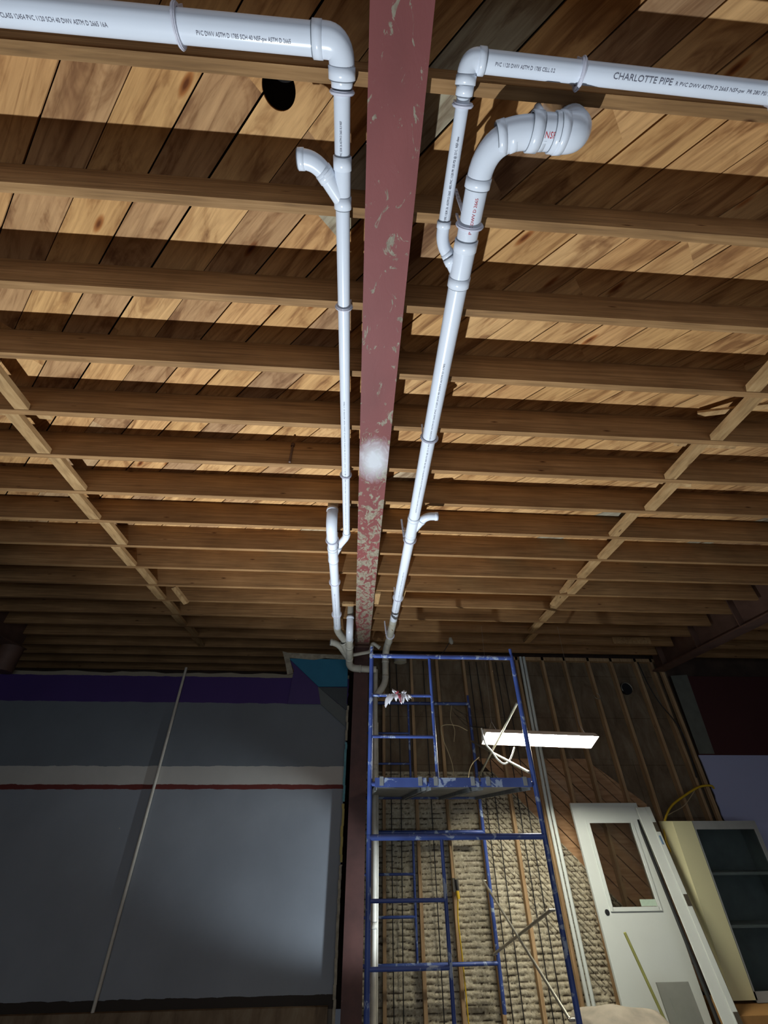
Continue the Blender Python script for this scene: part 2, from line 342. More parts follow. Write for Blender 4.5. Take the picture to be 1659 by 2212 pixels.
ORD = ['nearest', 'second', 'third', 'fourth', 'fifth', 'sixth', 'seventh', 'eighth', 'ninth', 'tenth', 'eleventh', 'twelfth', 'thirteenth', 'fourteenth', 'fifteenth', 'sixteenth', 'seventeenth', 'eighteenth', 'nineteenth']
JY = [Y0+SP*i for i in range(-4, 16)]
jit = {}
for i in range(-4, 19):
    y = Y0+SP*i
    for side, xa, xb in (('left', -8.9, .062), ('right', .080, 4.78)):
        if i > 15 and side == 'right': continue
        if i > 15: xb = .115
        dy = random.uniform(-.006, .006) if i > 2 else 0; jit[(side, i)] = y+dy
        mb = MB(); a = Vector((xa, y+dy, ZJ)); b = Vector((xb, y+dy+.038, ZP))
        mb.box(a, b); o = mb.build('ceiling_joist', M['joist'], origin=((xa+xb)/2, y+dy+.019, ZJ))
        if i >= 0: lab = f'wooden ceiling joist {side} of the red beam, {ORD[i]} from the top of the photo'.replace('nearest from', 'closest to')
        else: lab = f'rough wooden ceiling joist {side} of the red beam, above the top edge of the photo'
        tag(o, lab, 'joist', f'ceiling joists {side} of the red beam' if i >= 0 else f'ceiling joists {side} of the beam above the frame')
for n_, i in enumerate(range(4, 16)):
    y = Y0+SP*i+.05
    mb = MB(); mb.box((4.94, y, ZJ-.01), (8.9, y+.038, ZP)); o = mb.build('ceiling_joist', M['joist'], origin=(6.9, y+.019, ZJ))
    tag(o, f'dark joist beyond the right brown steel beam, {["first", "second", "third", "fourth", "fifth", "sixth", "seventh", "eighth", "ninth", "tenth", "eleventh", "twelfth"][11-n_]} from the back wall', 'joist', 'ceiling joists beyond the right steel beam')
# blocking between joists
def blocking(side, i, x, wd=.088, tilt=0):
    y0, y1 = jit[(side, i)]+.038, jit[(side, i+1)]
    mb = MB(); mb.box((x-wd/2, y0, ZJ+.004), (x+wd/2, y1, ZJ+.042)); return mb.build('joist_blocking', M['block'], origin=(x, (y0+y1)/2, ZJ))
LB = [(3, -2.195), (4, -2.287), (5, -2.242), (6, -2.322), (7, -2.264), (8, -2.347), (9, -2.285), (10, -2.33), (11, -2.30), (12, -2.34), (13, -2.3), (14, -2.33)]
RB = [(2, 2.39), (3, 2.453), (4, 2.382), (5, 2.459), (6, 2.354), (7, 2.444), (8, 2.414), (9, 2.472), (10, 2.42), (11, 2.442), (12, 2.432), (13, 2.507)]
CNT = ['first', 'second', 'third', 'fourth', 'fifth', 'sixth', 'seventh', 'eighth', 'ninth', 'tenth', 'eleventh', 'twelfth']
for side, L in (('left', LB), ('right', RB)):
    for n_, (i, x) in enumerate(L):
        tag(blocking(side, i, x), f'short flat blocking board between joists at the {side}, {CNT[n_]} from the top', 'blocking', f'joist blocking in the {side} row')
BR = [((-2.60, 1.90, 3.945), (-2.22, 2.10, 4.12), 'pale bridging strip beside the left blocking row, upper of two'), ((-2.50, 2.33, 3.96), (-2.2, 2.44, 4.12), 'pale bridging strip beside the left blocking row, lower of two'),
      ((2.82, 1.51, 3.94), (2.36, 1.80, 4.12), 'long pale bridging strip crossing the gap beside the top right blocking'), ((2.66, 1.93, 3.95), (2.37, 2.08, 4.12), 'short bridging strip beside the second right blocking'), ((2.62, 2.36, 3.95), (2.36, 2.5, 4.12), 'short bridging strip beside the third right blocking')]
for p, q, lab in BR:
    mb = MB(); mb.bar(p, q, .045, .02); tag(mb.build('bridging_strip', M['block']), lab, 'wood strip')
for p, q, lab in [((-2.07, 4.36, 3.92), (-1.95, 4.52, 3.80), 'pale block hanging below the joists beside the left blocking row'), ((2.30, 4.47, 3.86), (2.46, 4.13, 4.05), 'pale scrap board leaning between joists in the right blocking row'),
                  ((.21, 4.33, 3.90), (.20, 4.62, 3.9), 'short pale wood scrap beside the red beam near its far end'), ((.50, 4.30, 3.93), (.49, 4.62, 3.93), 'short pale wood scrap right of the long white pipe'), ((-.06, 4.66, 3.9), (-.26, 4.66, 3.9), 'grey cross board where a grey pipe drops through the joists')]:
    mb = MB(); mb.bar(p, q, .07, .03); tag(mb.build('wood_scrap', M['block']), lab, 'wood scrap')
mb = MB(); mb.tube([(-.545, 2.272, 4.12), (-.545, 2.266, 3.93)], .008, 10); mb.cyl((-.545, 2.272, 4.10), (-.545, 2.272, 4.13), .014, 10)
tag(mb.build('rusty_rod', M['brown_steel']), 'short rusty rod hanging against a joist left of the white pipe', 'rod')
mb = MB(); mb.box((3.83, 5.908, ZJ+.01), (4.42, 5.930, ZJ+.11)); tag(mb.build('repair_board', M['block']), 'short board nailed onto a joist near the brown steel beam', 'board')

# ------------------------------------------------------------ steel beams and column
def ibeam(mb, x0, x1, zb, zt, ya, yb, tf=.014, tw=.012):
    xm = (x0+x1)/2; mb.box((x0, ya, zb), (x1, yb, zb+tf)); mb.box((x0, ya, zt-tf), (x1, yb, zt)); mb.box((xm-tw/2, ya, zb+tf), (xm+tw/2, yb, zt-tf))
r = empty('steel_beam', (.0705, 2.7, 3.84), 'red oxide painted steel I-beam running down the middle of the ceiling', 'beam')
mb = MB(); ibeam(mb, -.031, .172, 3.84, 4.13, -2.0, 5.93); part(mb, 'i_section', M['steel'], r)
mb = MB(); mb.box((-.031, 5.80, 3.828), (.172, 5.93, 3.84)); part(mb, 'bearing_plate', M['brown_steel'], r)
r = empty('steel_beam', (4.85, 4, 3.74), 'dark brown steel beam with stiffeners at the far right ceiling', 'beam')
mb = MB(); ibeam(mb, 4.75, 4.95, 3.72, 4.13, -2.0, 6.58, .02); part(mb, 'i_section', M['brown_steel'], r)
for y in (3.9, 4.7, 5.5, 6.3):
    mb = MB(); mb.box((4.76, y, 3.74), (4.94, y+.015, 4.12)); part(mb, 'stiffener', M['brown_steel'], r)
r = empty('steel_beam', (-4.65, 4, 3.74), 'shadowy steel beam at the far left of the ceiling', 'beam')
mb = MB(); ibeam(mb, -4.75, -4.55, 3.72, 4.13, -2.0, 6.02, .02); part(mb, 'i_section', M['brown_steel'], r)
mb = MB(); mb.tube([(-4.65, 5.9, 3.40), (-4.65, 5.9, 3.72)], .13, 24); part(mb, 'bearing_stub', M['brown_steel'], r)
r = empty('steel_column', (.066, 5.98, 0), 'brown steel column under the far end of the red beam', 'column')
mb = MB(); mb.box((-.035, 5.93, 0), (.165, 5.944, 3.83)); mb.box((-.035, 6.10, 0), (.165, 6.114, 3.83)); mb.box((.058, 5.944, 0), (.072, 6.10, 3.83)); part(mb, 'h_section', M['column_steel'], r)
mb = MB(); mb.box((-.05, 5.925, 3.81), (.18, 6.13, 3.828)); part(mb, 'cap_plate', M['brown_steel'], r)

# ------------------------------------------------------------ walls
def left_wall():
    mb = MB(); WY = 6.04; n = 60; top = []
    xs = [-8.9+(8.9-.115)*i/n for i in range(n+1)]
    pts = [(-8.9, WY, 0), (-.115, WY, 0)]
    z = 0
    while z < 3.3:       # ragged torn right edge
        z += random.uniform(.03, .09); pts.append((-.100+random.uniform(-.012, .008), WY, min(z, 3.3)))
    pts += [(-.10, WY, 3.45)]
    for x in reversed(xs):
        if x < -.4: pts.append((x, WY, 3.455+random.uniform(-.012, .012)))
    # fan-safe: build as strips instead of a concave n-gon
    mb.prism(pts, (0, .022, 0)); structure(mb, 'wall_left', M['bands'])
    mb = MB(); mb.box((-8.9, 5.99, 0), (-.16, 6.035, .40)); structure(mb, 'baseboard_left', M['sheath'])
left_wall()
mb = MB(); mb.box((-8.9, 7.62, 0), (.17, 7.70, 4.3)); mb.box((.17, 6.72, 0), (8.9, 6.80, 4.3)); mb.box((.12, 6.72, 0), (.17, 7.70, 4.3)); structure(mb, 'wall_back', M['backwall'])
mb = MB(); mb.box((-9, -3, 0), (-8.9, 7.7, 4.3)); structure(mb, 'wall_side', M['slate'])
mb = MB(); mb.box((8.9, -3, 0), (9, 6.8, 4.3)); structure(mb, 'wall_right', M['slate'])
mb = MB(); mb.box((-9, -3, -.1), (9, 6.8, 0)); structure(mb, 'floor', M['concrete'])
# corner pieces near the column: teal board, slate recess, grey diagonal board
r = empty('painted_corner_panel', (-.5, 6.0, 3.0), 'teal and grey painted board in the upper corner left of the column', 'panel')
mb = MB(); mb.prism([(-.953, 6.02, 3.66), (-.125, 6.02, 3.66), (-.115, 6.02, 3.293), (-.508, 6.02, 3.288)], (0, -.018, 0)); part(mb, 'teal_board', M['teal'], r, 'teal painted board')
mb = MB(); mb.prism([(-.508, 6.03, 3.285), (-.115, 6.03, 3.285), (-.115, 6.03, 3.0)], (0, -.012, 0)); part(mb, 'dark_board', M['slate'], r, 'dark triangular board')
mb = MB(); mb.prism([(-.515, 6.034, 3.288), (-.508, 6.034, 3.285), (-.115, 6.034, 2.99), (-.115, 6.034, 2.80), (-.462, 6.034, 3.072)], (0, -.014, 0)); part(mb, 'diagonal_board', M['greyband'], r, 'grey green diagonal board')
mb = MB()
mb.prism([(-.98, 6.02, 3.74), (-.13, 6.02, 3.72), (-.12, 6.02, 3.655), (-.45, 6.02, 3.675), (-.60, 6.02, 3.645), (-.95, 6.02, 3.67), (-.87, 6.02, 3.46), (-.95, 6.02, 3.44), (-1.0, 6.02, 3.60), (-1.06, 6.02, 3.76)], (0, -.02, 0)); part(mb, 'torn_edge', M['plasteredge'], r, 'torn plaster edge')
mb = MB(); mb.prism([(-.87, 6.03, 3.5), (-.95, 6.03, 3.66), (-.50, 6.03, 3.29), (-.46, 6.03, 3.07), (-.9, 6.03, 3.07)], (0, -.008, 0)); part(mb, 'purple_board', plain('purple_paint', rgb(66, 47, 103), .7, var=.05), r, 'purple painted board')
def edge_strip(z0, z1, mat, name, lab):
    mb = MB(); z = z0
    while z < z1:
        h = random.uniform(.04, .1); a = random.uniform(0, .012); mb.box((-.118+a, 6.0, z), (-.088+a*.6, 6.035, min(z+h, z1))); z += h
    tag(mb.build(name, mat), lab, 'wall edge')
edge_strip(2.0, 2.62, M['tealedge'], 'drywall_edge_strip', 'chipped teal strip on the drywall edge beside the column')
edge_strip(1.45, 1.98, M['yellowpaint'], 'drywall_edge_strip', 'chipped yellow strip on the drywall edge beside the column')
edge_strip(.1, 1.43, M['plasteredge'], 'drywall_edge_strip', 'raw plaster strip low on the drywall edge beside the column')
edge_strip(2.64, 3.05, M['plasteredge'], 'drywall_edge_strip', 'raw plaster strip on the drywall edge below the dark triangle')
mb = MB(); mb.tube([(-2.34, 6.02, 3.52), (-2.335, 6.02, 1.9), (-2.33, 6.02, .40)], .017, 14); tag(mb.build('conduit_pole', M['pvc_old']), 'thin pale pole standing against the left wall', 'pole')

# back right wall: sheathing panels, diagonal boards, plaster keys, studs
mb = MB(); mb.box((.17, 6.69, 2.36), (1.72, 6.715, 3.93)); mb.box((1.72, 6.69, 2.52), (5.05, 6.715, 3.93)); mb.box((3.32, 6.70, 1.95), (4.02, 6.715, 2.52)); mb.box((4.02, 6.69, 0), (5.05, 6.715, 2.52)); structure(mb, 'wall_sheathing', M['sheath'])
def keys():
    bm_v = []; F = []; lath = []; X0, X1, Zb, Zt = .17, 3.32, 0, 2.36; nx, nz = 300, 236
    for j in range(nz+1):
        z = Zb+(Zt-Zb)*j/nz
        for i in range(nx+1):
            x = X0+(X1-X0)*i/nx
            ph = (z+.014*noise.noise(Vector((x*7, 0, z*4))))/.054; fr = ph-math.floor(ph); row = math.floor(ph)
            nn = noise.noise(Vector((x*12, row*3.7, 1))); n2 = noise.noise(Vector((x*50, z*50, 4)))
            lump = max(0, math.sin(PI*fr))**.55*(.72+.30*nn)+.30*n2+.22*noise.noise(Vector((x*9, z*30, 7)))
            # thin dark diagonal grooves just under the boards
            s = x+z; dg = 0
            if 4.0-.9 < s < 4.34 and x > 1.7:
                q = (s/.07) % 1
                if q < .13: dg = 1; lump *= .2
            lump = max(-.1, lump); 
            bm_v.append((x, 6.69-.020*lump, z)); lath.append(1.0 if dg or lump < .20 else max(0, (.34-lump)/.14) if lump < .34 else 0.0)
    for j in range(nz):
        for i in range(nx):
            a = j*(nx+1)+i
            cx, cz = X0+(X1-X0)*(i+.5)/nx, Zb+(Zt-Zb)*(j+.5)/nz
            if cx > 1.72 and cx+cz > 4.30: continue
            F.append((a, a+1, a+nx+2, a+nx+1))
    me = bpy.data.meshes.new('wall_plaster'); me.from_pydata(bm_v, [], F); me.materials.append(M['keys'])
    at = me.attributes.new('lath', 'FLOAT', 'POINT'); at.data.foreach_set('value', lath)
    for p in me.polygons: p.use_smooth = True
    o = bpy.data.objects.new('wall_plaster', me); C.objects.link(o); tag(o, kind='structure')
keys()
mb = MB()   # diagonal boards, lower boundary runs down to the right at 45 degrees
for k in range(0, 20):
    s0, s1 = 4.27+k*.20, 4.27+(k+1)*.20-.014
    poly = [(1.72, 0), (4.02, 0), (4.02, 1.99), (3.32, 2.52), (1.72, 2.52)]
    for sgn, lim in ((1, s0), (-1, -s1)):
        out = []
        for i in range(len(poly)):
            p, q = poly[i], poly[(i+1) % len(poly)]; fp = sgn*(p[0]+p[1])-lim; fq = sgn*(q[0]+q[1])-lim
            if fp >= 0: out.append(p)
            if fp*fq < 0: t = fp/(fp-fq); out.append((p[0]+(q[0]-p[0])*t, p[1]+(q[1]-p[1])*t))
        poly = out
        if len(poly) < 3: break
    if len(poly) >= 3: mb.prism([(x, 6.70, z) for x, z in poly], (0, -.012-.006*(k % 2), 0))
structure(mb, 'wall_boards', M['diag'])
mb = MB(); mb.box((.17, 6.60, 2.33), (3.2, 6.70, 2.37)); 
SX = [.423, .855, 1.262, 1.69, 2.124, 2.558, 2.985, 3.345, 3.74, 4.12, 4.53, 4.80]
for i, x in enumerate(SX):
    m_ = MB(); m_.box((x-.02, 6.60, 0), (x+.02, 6.688, 3.93)); 
    tag(m_.build('wall_stud', M['stud'], origin=(x, 6.64, 0)), f'bare vertical wall stud, {CNT[i]} to the right of the steel column', 'stud', 'wall studs on the back wall')
mb = MB(); mb.box((.17, 6.60, 3.88), (5.1, 6.70, 3.93)); tag(mb.build('top_plate', M['stud']), 'horizontal wooden top plate where studs meet the ceiling', 'wall plate')
mb = MB(); mb.box((.30, 6.615, 2.33), (1.70, 6.635, 2.36)); 
# right drywall maroon / lilac
mb = MB(); pts = [(8.85, 6.60, 0), (8.85, 6.60, 3.68), (5.17, 6.60, 3.66)]
z = 3.66
while z > .1:
    pts.append((4.97+.2*max(0, (z-2.6))/1.06+random.uniform(-.012, .012), 6.60, z)); z -= random.uniform(.05, .12)
pts.append((4.95, 6.6, 0)); mb.prism(pts[::-1], (0, -.016, 0)); structure(mb, 'wall_right_drywall', M['twotone'])
mb = MB(); mb.prism([(5.02, 6.58, 3.66), (5.30, 6.58, 3.68), (5.21, 6.58, 2.575), (4.98, 6.58, 2.575)], (0, -.008, 0)); tag(mb.build('primer_strip', M['greydw']), 'grey green unpainted strip at the left edge of the maroon wall', 'wall strip')
mb = MB(); mb.bar((4.90, 6.605, 0), (4.92, 6.605, 3.75), .05, .05, (0, 1, 0)); tag(mb.build('corner_batten', M['stud']), 'rough brown batten at the edge of the lilac wall', 'batten')
# ------------------------------------------------------------ pipes
def hub(mb, p, d, r, ln=.045, t=.0048):
    p, d = Vector(p), Vector(d).normalized()
    mb.k = 0; mb.tube([p-d*ln/2, p-d*(ln/2-.0012), p+d*(ln/2-.0012), p+d*ln/2], 1, 28, False, [r*.94, r+t, r+t, r*.94])
    mb.k = 1  # grey rings colour in the primer line and the gap shading at hub mouths
    for e in (-1, 1): mb.tube([p+d*e*(ln/2+.0002), p+d*e*(ln/2+.0028)], r+.0011, 28, False)
    mb.k = 0
PM = [M['pvc'], M['seam']]; PO = [M['pvc_old'], M['seam']]
def pipe(root, p, q, r, mat=None, lab=None): mb = MB(); mb.tube([p, q], r, 32); return part(mb, 'pipe_section', mat or M['pvc'], root, lab)
def elbow(root, path, r, hubs=True, mats=None, ln=.04, name='elbow'):
    mb = MB(); mb.tube(path, r+.003, 28, False)
    P = [Vector(p) for p in path]
    if hubs: hub(mb, P[0], P[1]-P[0], r+.001, ln); hub(mb, P[-1], P[-1]-P[-2], r+.001, ln)
    return part(mb, name, mats or PM, root)
def coupling(root, p, d, r, ln=.06, mats=None, name='coupling'): mb = MB(); hub(mb, p, d, r, ln); return part(mb, name, mats or PM, root)
def wye(root, a, b, j, c, r, rb, mats=None):
    mb = MB(); a, b, j, c = map(Vector, (a, b, j, c)); mb.tube([a, b], r+.003, 28, False); mb.tube([j, c], rb+.003, 28, False)
    d = (b-a).normalized(); hub(mb, a+d*.015, d, r+.001, .045); hub(mb, b-d*.015, d, r+.001, .045); e = (c-j).normalized(); hub(mb, c-e*.01, e, rb+.001, .03)
    return part(mb, 'wye_fitting', mats or PM, root)
def hanger(p, d, r, lab, grp, up=(0, 0, 1), tail=.05, a_open=50, wd=.012, arm=None):
    """plastic J-hook band around a pipe; opening faces up; tail runs to the joist"""
    p, d, u = Vector(p), Vector(d).normalized(), Vector(up); sd = d.cross(u).normalized(); mb = MB()
    R0, R1 = r+.001, r+.009; n = 30; a0 = math.radians(90+a_open); a1 = math.radians(450-a_open)
    V = []; 
    for i in range(n+1):
        a = a0+(a1-a0)*i/n; c, s_ = math.cos(a), math.sin(a); e = sd*c+u*s_
        for rr, w_ in ((R0, -wd/2), (R0, wd/2), (R1+.002, wd/2), (R1+.002, -wd/2)): V.append(p+e*rr+d*w_)
    F = [(4*i+k, 4*i+(k+1) % 4, 4*i+4+(k+1) % 4, 4*i+4+k) for i in range(n) for k in range(4)]+[(3, 2, 1, 0), (4*n, 4*n+1, 4*n+2, 4*n+3)]
    mb.poly(V, F, False)
    # outer rim, slightly wider in the middle
    mb.tube([p+(sd*math.cos(a0+(a1-a0)*i/n)+u*math.sin(a0+(a1-a0)*i/n))*(R1+.003) for i in range(n+1)], .003, 8)
    for a in (a0, a1):
        e = sd*math.cos(a)+u*math.sin(a); q = p+e*(R1)
        if tail: mb.bar(q, q+u*tail, .010, .004, d)
    o = mb.build('pipe_hanger', M['hanger']); tag(o, lab, 'pipe hanger', grp); return o
def wrap_text(txt, size, c, d, up, n0, r, root, mat, name='printed_text', sx=1.0):
    """text set along a pipe surface: c start on axis, d reading direction, up letters' up direction, n0 outward normal at baseline"""
    cu = bpy.data.curves.new('t', 'FONT'); cu.body = txt; cu.size = size; cu.resolution_u = 2
    o = bpy.data.objects.new('t', cu); C.objects.link(o); bpy.context.view_layer.update()
    dg = bpy.context.evaluated_depsgraph_get(); me = bpy.data.meshes.new_from_object(o.evaluated_get(dg)); bpy.data.objects.remove(o)
    bm = bmesh.new(); bm.from_mesh(me)
    y = -.3*size
    while y < size:
        bmesh.ops.bisect_plane(bm, geom=bm.verts[:]+bm.edges[:]+bm.faces[:], plane_co=(0, y, 0), plane_no=(0, 1, 0)); y += .0022
    bm.to_mesh(me); bm.free()
    c, d, up, n0 = Vector(c), Vector(d).normalized(), Vector(up).normalized(), Vector(n0).normalized()
    up = (up-n0*up.dot(n0)).normalized()
    vs = []
    for v in me.vertices:
        a = v.co.y/r; vs.append(tuple(c+d*v.co.x*sx+(n0*math.cos(a)+up*math.sin(a))*(r+.0008)))
    fs = [list(p.vertices) for p in me.polygons]; mb = MB(); mb.poly(vs, fs, False); return part(mb, name, mat, root)
r2, r3, r15, r4 = .0302, .0445, .0241, .057
# --- left line
L = empty('drain_line', (-.127, 1.6, 3.87), 'white PVC drain run left of the red beam, entering at the upper left', 'drain pipe')
zl = 3.872
pipe(L, (-2.4, .172, zl), (-.20, .174, zl), .041)
elbow(L, bend((-.200, .174, zl), (-.122, .174, zl), (-.122, .245, zl), .05), .041, True, None, .034)
coupling(L, (-.122, .262, zl), (0, 1, 0), r2+.003, .04, name='reducer')
pipe(L, (-.122, .24, zl), (-.124, .49, zl), r2)
wye(L, (-.124, .475, zl), (-.125, .635, zl), (-.126, .615, zl), (-.196, .525, zl-.004), r2, r2)
elbow(L, bend((-.196, .525, zl-.004), (-.232, .485, zl-.006), (-.283, .487, zl-.006), .05), r2, True, None, .026)
pipe(L, (-.125, .62, zl), (-.130, 3.115, zl), r2)
elbow(L, bend((-.130, 3.10, zl), (-.130, 3.15, zl), (-.205, 3.27, zl-.03), .04), r2, True, None, .03)
# run fed from the ceiling
pipe(L, (-.252, 2.86, ZP), (-.252, 2.86, 3.93), r3, M['pvc_old'])
elbow(L, bend((-.252, 2.86, 3.945), (-.252, 2.86, 3.80), (-.253, 3.06, 3.80), .13, 12), r3, True, None, .03)
pipe(L, (-.253, 3.03, 3.80), (-.253, 3.26, 3.80), r3)
wye(L, (-.253, 3.22, 3.80), (-.253, 3.46, 3.80), (-.253, 3.40, 3.80), (-.205, 3.275, 3.835), r3, r2)
pipe(L, (-.253, 3.44, 3.80), (-.260, 5.18, 3.79), r3)
elbow(L, bend((-.260, 5.12, 3.79), (-.260, 5.27, 3.79), (-.135, 5.48, 3.715), .10), r3, True, PO, .03)
# far stack that drops from the ceiling and turns to the wall
pipe(L, (-.10, 5.02, ZP), (-.10, 5.02, 3.86), .040, M['pvc_old'])
elbow(L, bend((-.10, 5.02, 3.88), (-.10, 5.03, 3.69), (-.10, 5.24, 3.67), .11), .042, True, PM, .04)
pipe(L, (-.10, 5.20, 3.672), (-.10, 5.84, 3.56), r3, M['pvc_old'])
wye(L, (-.10, 5.38, 3.64), (-.10, 5.72, 3.58), (-.10, 5.62, 3.60), (-.185, 5.42, 3.70), r3, .038, PO)
elbow(L, bend((-.34, 5.45, 3.71), (-.25, 5.47, 3.70), (-.115, 5.74, 3.60), .09), .038, True, PO, .03)
elbow(L, bend((-.10, 5.72, 3.575), (-.10, 5.865, 3.50), (.05, 5.865, 3.495), .11), r3, True, PO, .03)
pipe(L, (.03, 5.865, 3.495), (.27, 5.865, 3.485), r3, M['pvc_old'])
elbow(L, bend((-.075, 5.72, 3.63), (.18, 5.80, 3.705), (.205, 5.80, 3.79), .04), .020, True, PO, .02)
elbow(L, bend((.205, 5.80, 3.76), (.21, 5.80, 3.84), (.31, 5.80, 3.77), .05), .022, True, PO, .02)
# --- right line
Rr = empty('drain_line', (.41, 2.5, 3.8), 'white PVC drain run right of the red beam, with a large bent fitting', 'drain pipe')
pipe(Rr, (.345, .188, 3.872), (2.4, .212, 3.872), r2)
elbow(Rr, bend((.352, .188, 3.872), (.308, .188, 3.872), (.308, .235, 3.865), .032), r2, True, None, .026)
coupling(Rr, (.309, .258, 3.86), (0, 1, 0), r15+.002, .03, name='reducer')
pipe(Rr, (.309, .25, 3.86), (.307, .69, 3.85), r15)
elbow(Rr, bend((.307, .665, 3.85), (.309, .735, 3.845), (.345, .775, 3.835), .045), r15, True, None, .026)
pipe(Rr, (.407, .49, 3.80), (.408, .73, 3.80), r3)
wye(Rr, (.408, .705, 3.80), (.410, .885, 3.80), (.410, .86, 3.80), (.352, .785, 3.825), r3, r15)
pipe(Rr, (.410, .87, 3.80), (.428, 2.74, 3.80), r3)
elbow(Rr, bend((.408, .50, 3.80), (.410, .385, 3.80), (.50, .355, 3.80), .10), r3, True, None, .035)
elbow(Rr, bend((.46, .365, 3.80), (.52, .345, 3.80), (.60, .342, 3.80), .05), r3+.003, True, None, .03)
pipe(Rr, (.58, .340, 3.80), (.68, .338, 3.80), r4-.003)
coupling(Rr, (.575, .341, 3.80), (1, 0, 0), r4-.002, .04, name='reducer'); coupling(Rr, (.655, .339, 3.80), (1, 0, 0), r4-.002, .036)
elbow(Rr, bend((.67, .338, 3.80), (.735, .336, 3.80), (.735, .336, 3.92), .065), r4, True, None, .03)
pipe(Rr, (.735, .336, 3.90), (.735, .336, ZP+.02), r4-.003)
mb = MB(); mb.tube([(.60, .34, 3.82), (.60, .30, 3.87), (.60, .295, 3.93)], .014, 14); part(mb, 'vent_stub', M['pvc'], Rr)
wye(Rr, (.428, 2.72, 3.80), (.430, 2.99, 3.80), (.430, 2.95, 3.80), (.50, 2.77, 3.805), r3, r2)
elbow(Rr, bend((.495, 2.78, 3.805), (.53, 2.715, 3.81), (.61, 2.712, 3.81), .05), r2, True, None, .026)
pipe(Rr, (.430, 2.97, 3.80), (.436, 4.85, 3.80), r3)
pipe(Rr, (.436, 4.85, 3.80), (.432, 5.66, 3.80), r3+.0005, M['pvc_old'])
elbow(Rr, bend((.432, 5.62, 3.80), (.412, 5.95, 3.795), (.405, 5.95, 3.62), .13), r3, True, PO, .03)
pipe(Rr, (.405, 5.95, 3.64), (.405, 5.95, 3.40), r3, M['pvc_old'])
elbow(Rr, bend((.405, 5.95, 3.42), (.405, 5.95, 3.32), (.285, 5.96, 3.18), .10), r3-.004, True, PO, .03)
S = empty('drain_stack', (.27, 6.0, 0), 'dusty vertical PVC stack standing right of the steel column', 'drain pipe')
pipe(S, (.272, 5.99, 0), (.272, 5.99, 3.52), .03, M['pvc_old']); 
mb = MB(); mb.tube([(.305, 6.0, 0), (.31, 6.01, 1.4), (.30, 6.01, 2.85)], .012, 12); part(mb, 'thin_pipe', M['pvc_old'], S)
for z in (2.35, .95): coupling(S, (.272, 5.99, z), (0, 0, 1), .031, .05, PO)
# printing on the pipes
dn = (0, .15, -1)
wrap_text('CHARLOTTE PIPE', .0225, (.806, .1934, 3.872), (1, .01168, 0), (0, -1, 0), (0, .12, -1), r2, Rr, M['ink'], sx=1.22)
wrap_text('R PVC DWV ASTM D 2665 NSF-pw  PR 280 PSI @ 23 C', .013, (1.03, .1960, 3.872), (1, .01168, 0), (0, -1, 0), (0, .10, -1), r2, Rr, M['ink'], sx=1.3)
wrap_text('PVC 1120 DWV ASTM D 1785 CELL 0.2', .013, (.395, .1886, 3.872), (1, .01168, 0), (0, -1, 0), (0, .15, -1), r2, Rr, M['ink'], sx=.95)
wrap_text('2 TYPE I SDR 26  ASTM D 2665  40% PVC 1120 PR 350 PSI @ 23 C  NSF-dwv', .013, (.3072, .655, 3.8508), (.0045, -1, .0227), (-1, 0, 0), (.15, 0, -1), r15, Rr, M['ink'], sx=.66)
for (y0, y1, t) in ((.72, .50, 'PVC DWV D 2665'),): wrap_text(t, .018, (.408, .665, 3.80), (0, -1, 0), (-1, 0, 0), (.12, 0, -1), r3, Rr, M['redink'], sx=.9)
wrap_text('NSF', .026, (.60, .340, 3.80), (1, 0, 0), (0, -1, 0), (0, .1, -1), r4-.003, Rr, M['redink'], sx=.9)
wrap_text('ASTM D 2665 PVC 1120 DWV NSF-pw SCH 40 ASTM D 1785 PR 260 PSI @ 23 C PVC 1120 DWV ASTM D 2665 PVC 1120 SCH 40 DWV ASTM D 1785', .013, (.4267, 2.6, 3.80), (-.0096, -1, 0), (-1, 0, 0), (.05, 0, -1), r3, Rr, M['ink'], sx=1.6)
wrap_text('PVC 1120 SCH 40 DWV ASTM D 2665 ASTM D 1785 NSF-pw 280 PSI', .012, (.4355, 4.7, 3.80), (-.0032, -1, 0), (-1, 0, 0), (.02, 0, -1), r3, Rr, M['ink'], sx=3.2)
wrap_text('PVC DWV ASTM D 1785 SCH 40 NSF-pw ASTM D 2665', .015, (-.585, .1735, zl), (1, .0009, 0), (0, -1, 0), (0, .3, -1), .041, L, M['ink'], sx=.85)
wrap_text('CELL CLASS 12454 PVC 1120 SCH 40 DWV ASTM D 2665 16A', .015, (-1.22, .173, zl), (1, .0009, 0), (0, -1, 0), (0, .35, -1), .041, L, M['ink'], sx=.9)
wrap_text('2 PVC SDR 26 ASTM D 2665 B.3 NSF', .011, (-.1238, .470, zl), (.008, -1, 0), (-1, 0, 0), (0, 0, -1), r2, L, M['ink'], sx=.62)
wrap_text('PVC 1120 SCH 40 DWV ASTM D 2665 ASTM D 1785 NSF-pw 280 PSI @ 23 C PVC 1120 SCH 40 DWV ASTM D 2665 NSF ASTM D 1785', .010, (-.1298, 3.0, zl), (.002, -1, 0), (-1, 0, 0), (0, 0, -1), r2, L, M['ink'], sx=2.4)
wrap_text('PVC 1120 SCH 40 DWV ASTM D 2665 ASTM D 1785', .012, (-.2593, 5.0, 3.791), (.004, -1, .0057), (-1, 0, 0), (0, 0, -1), r3, L, M['ink'], sx=3.4)
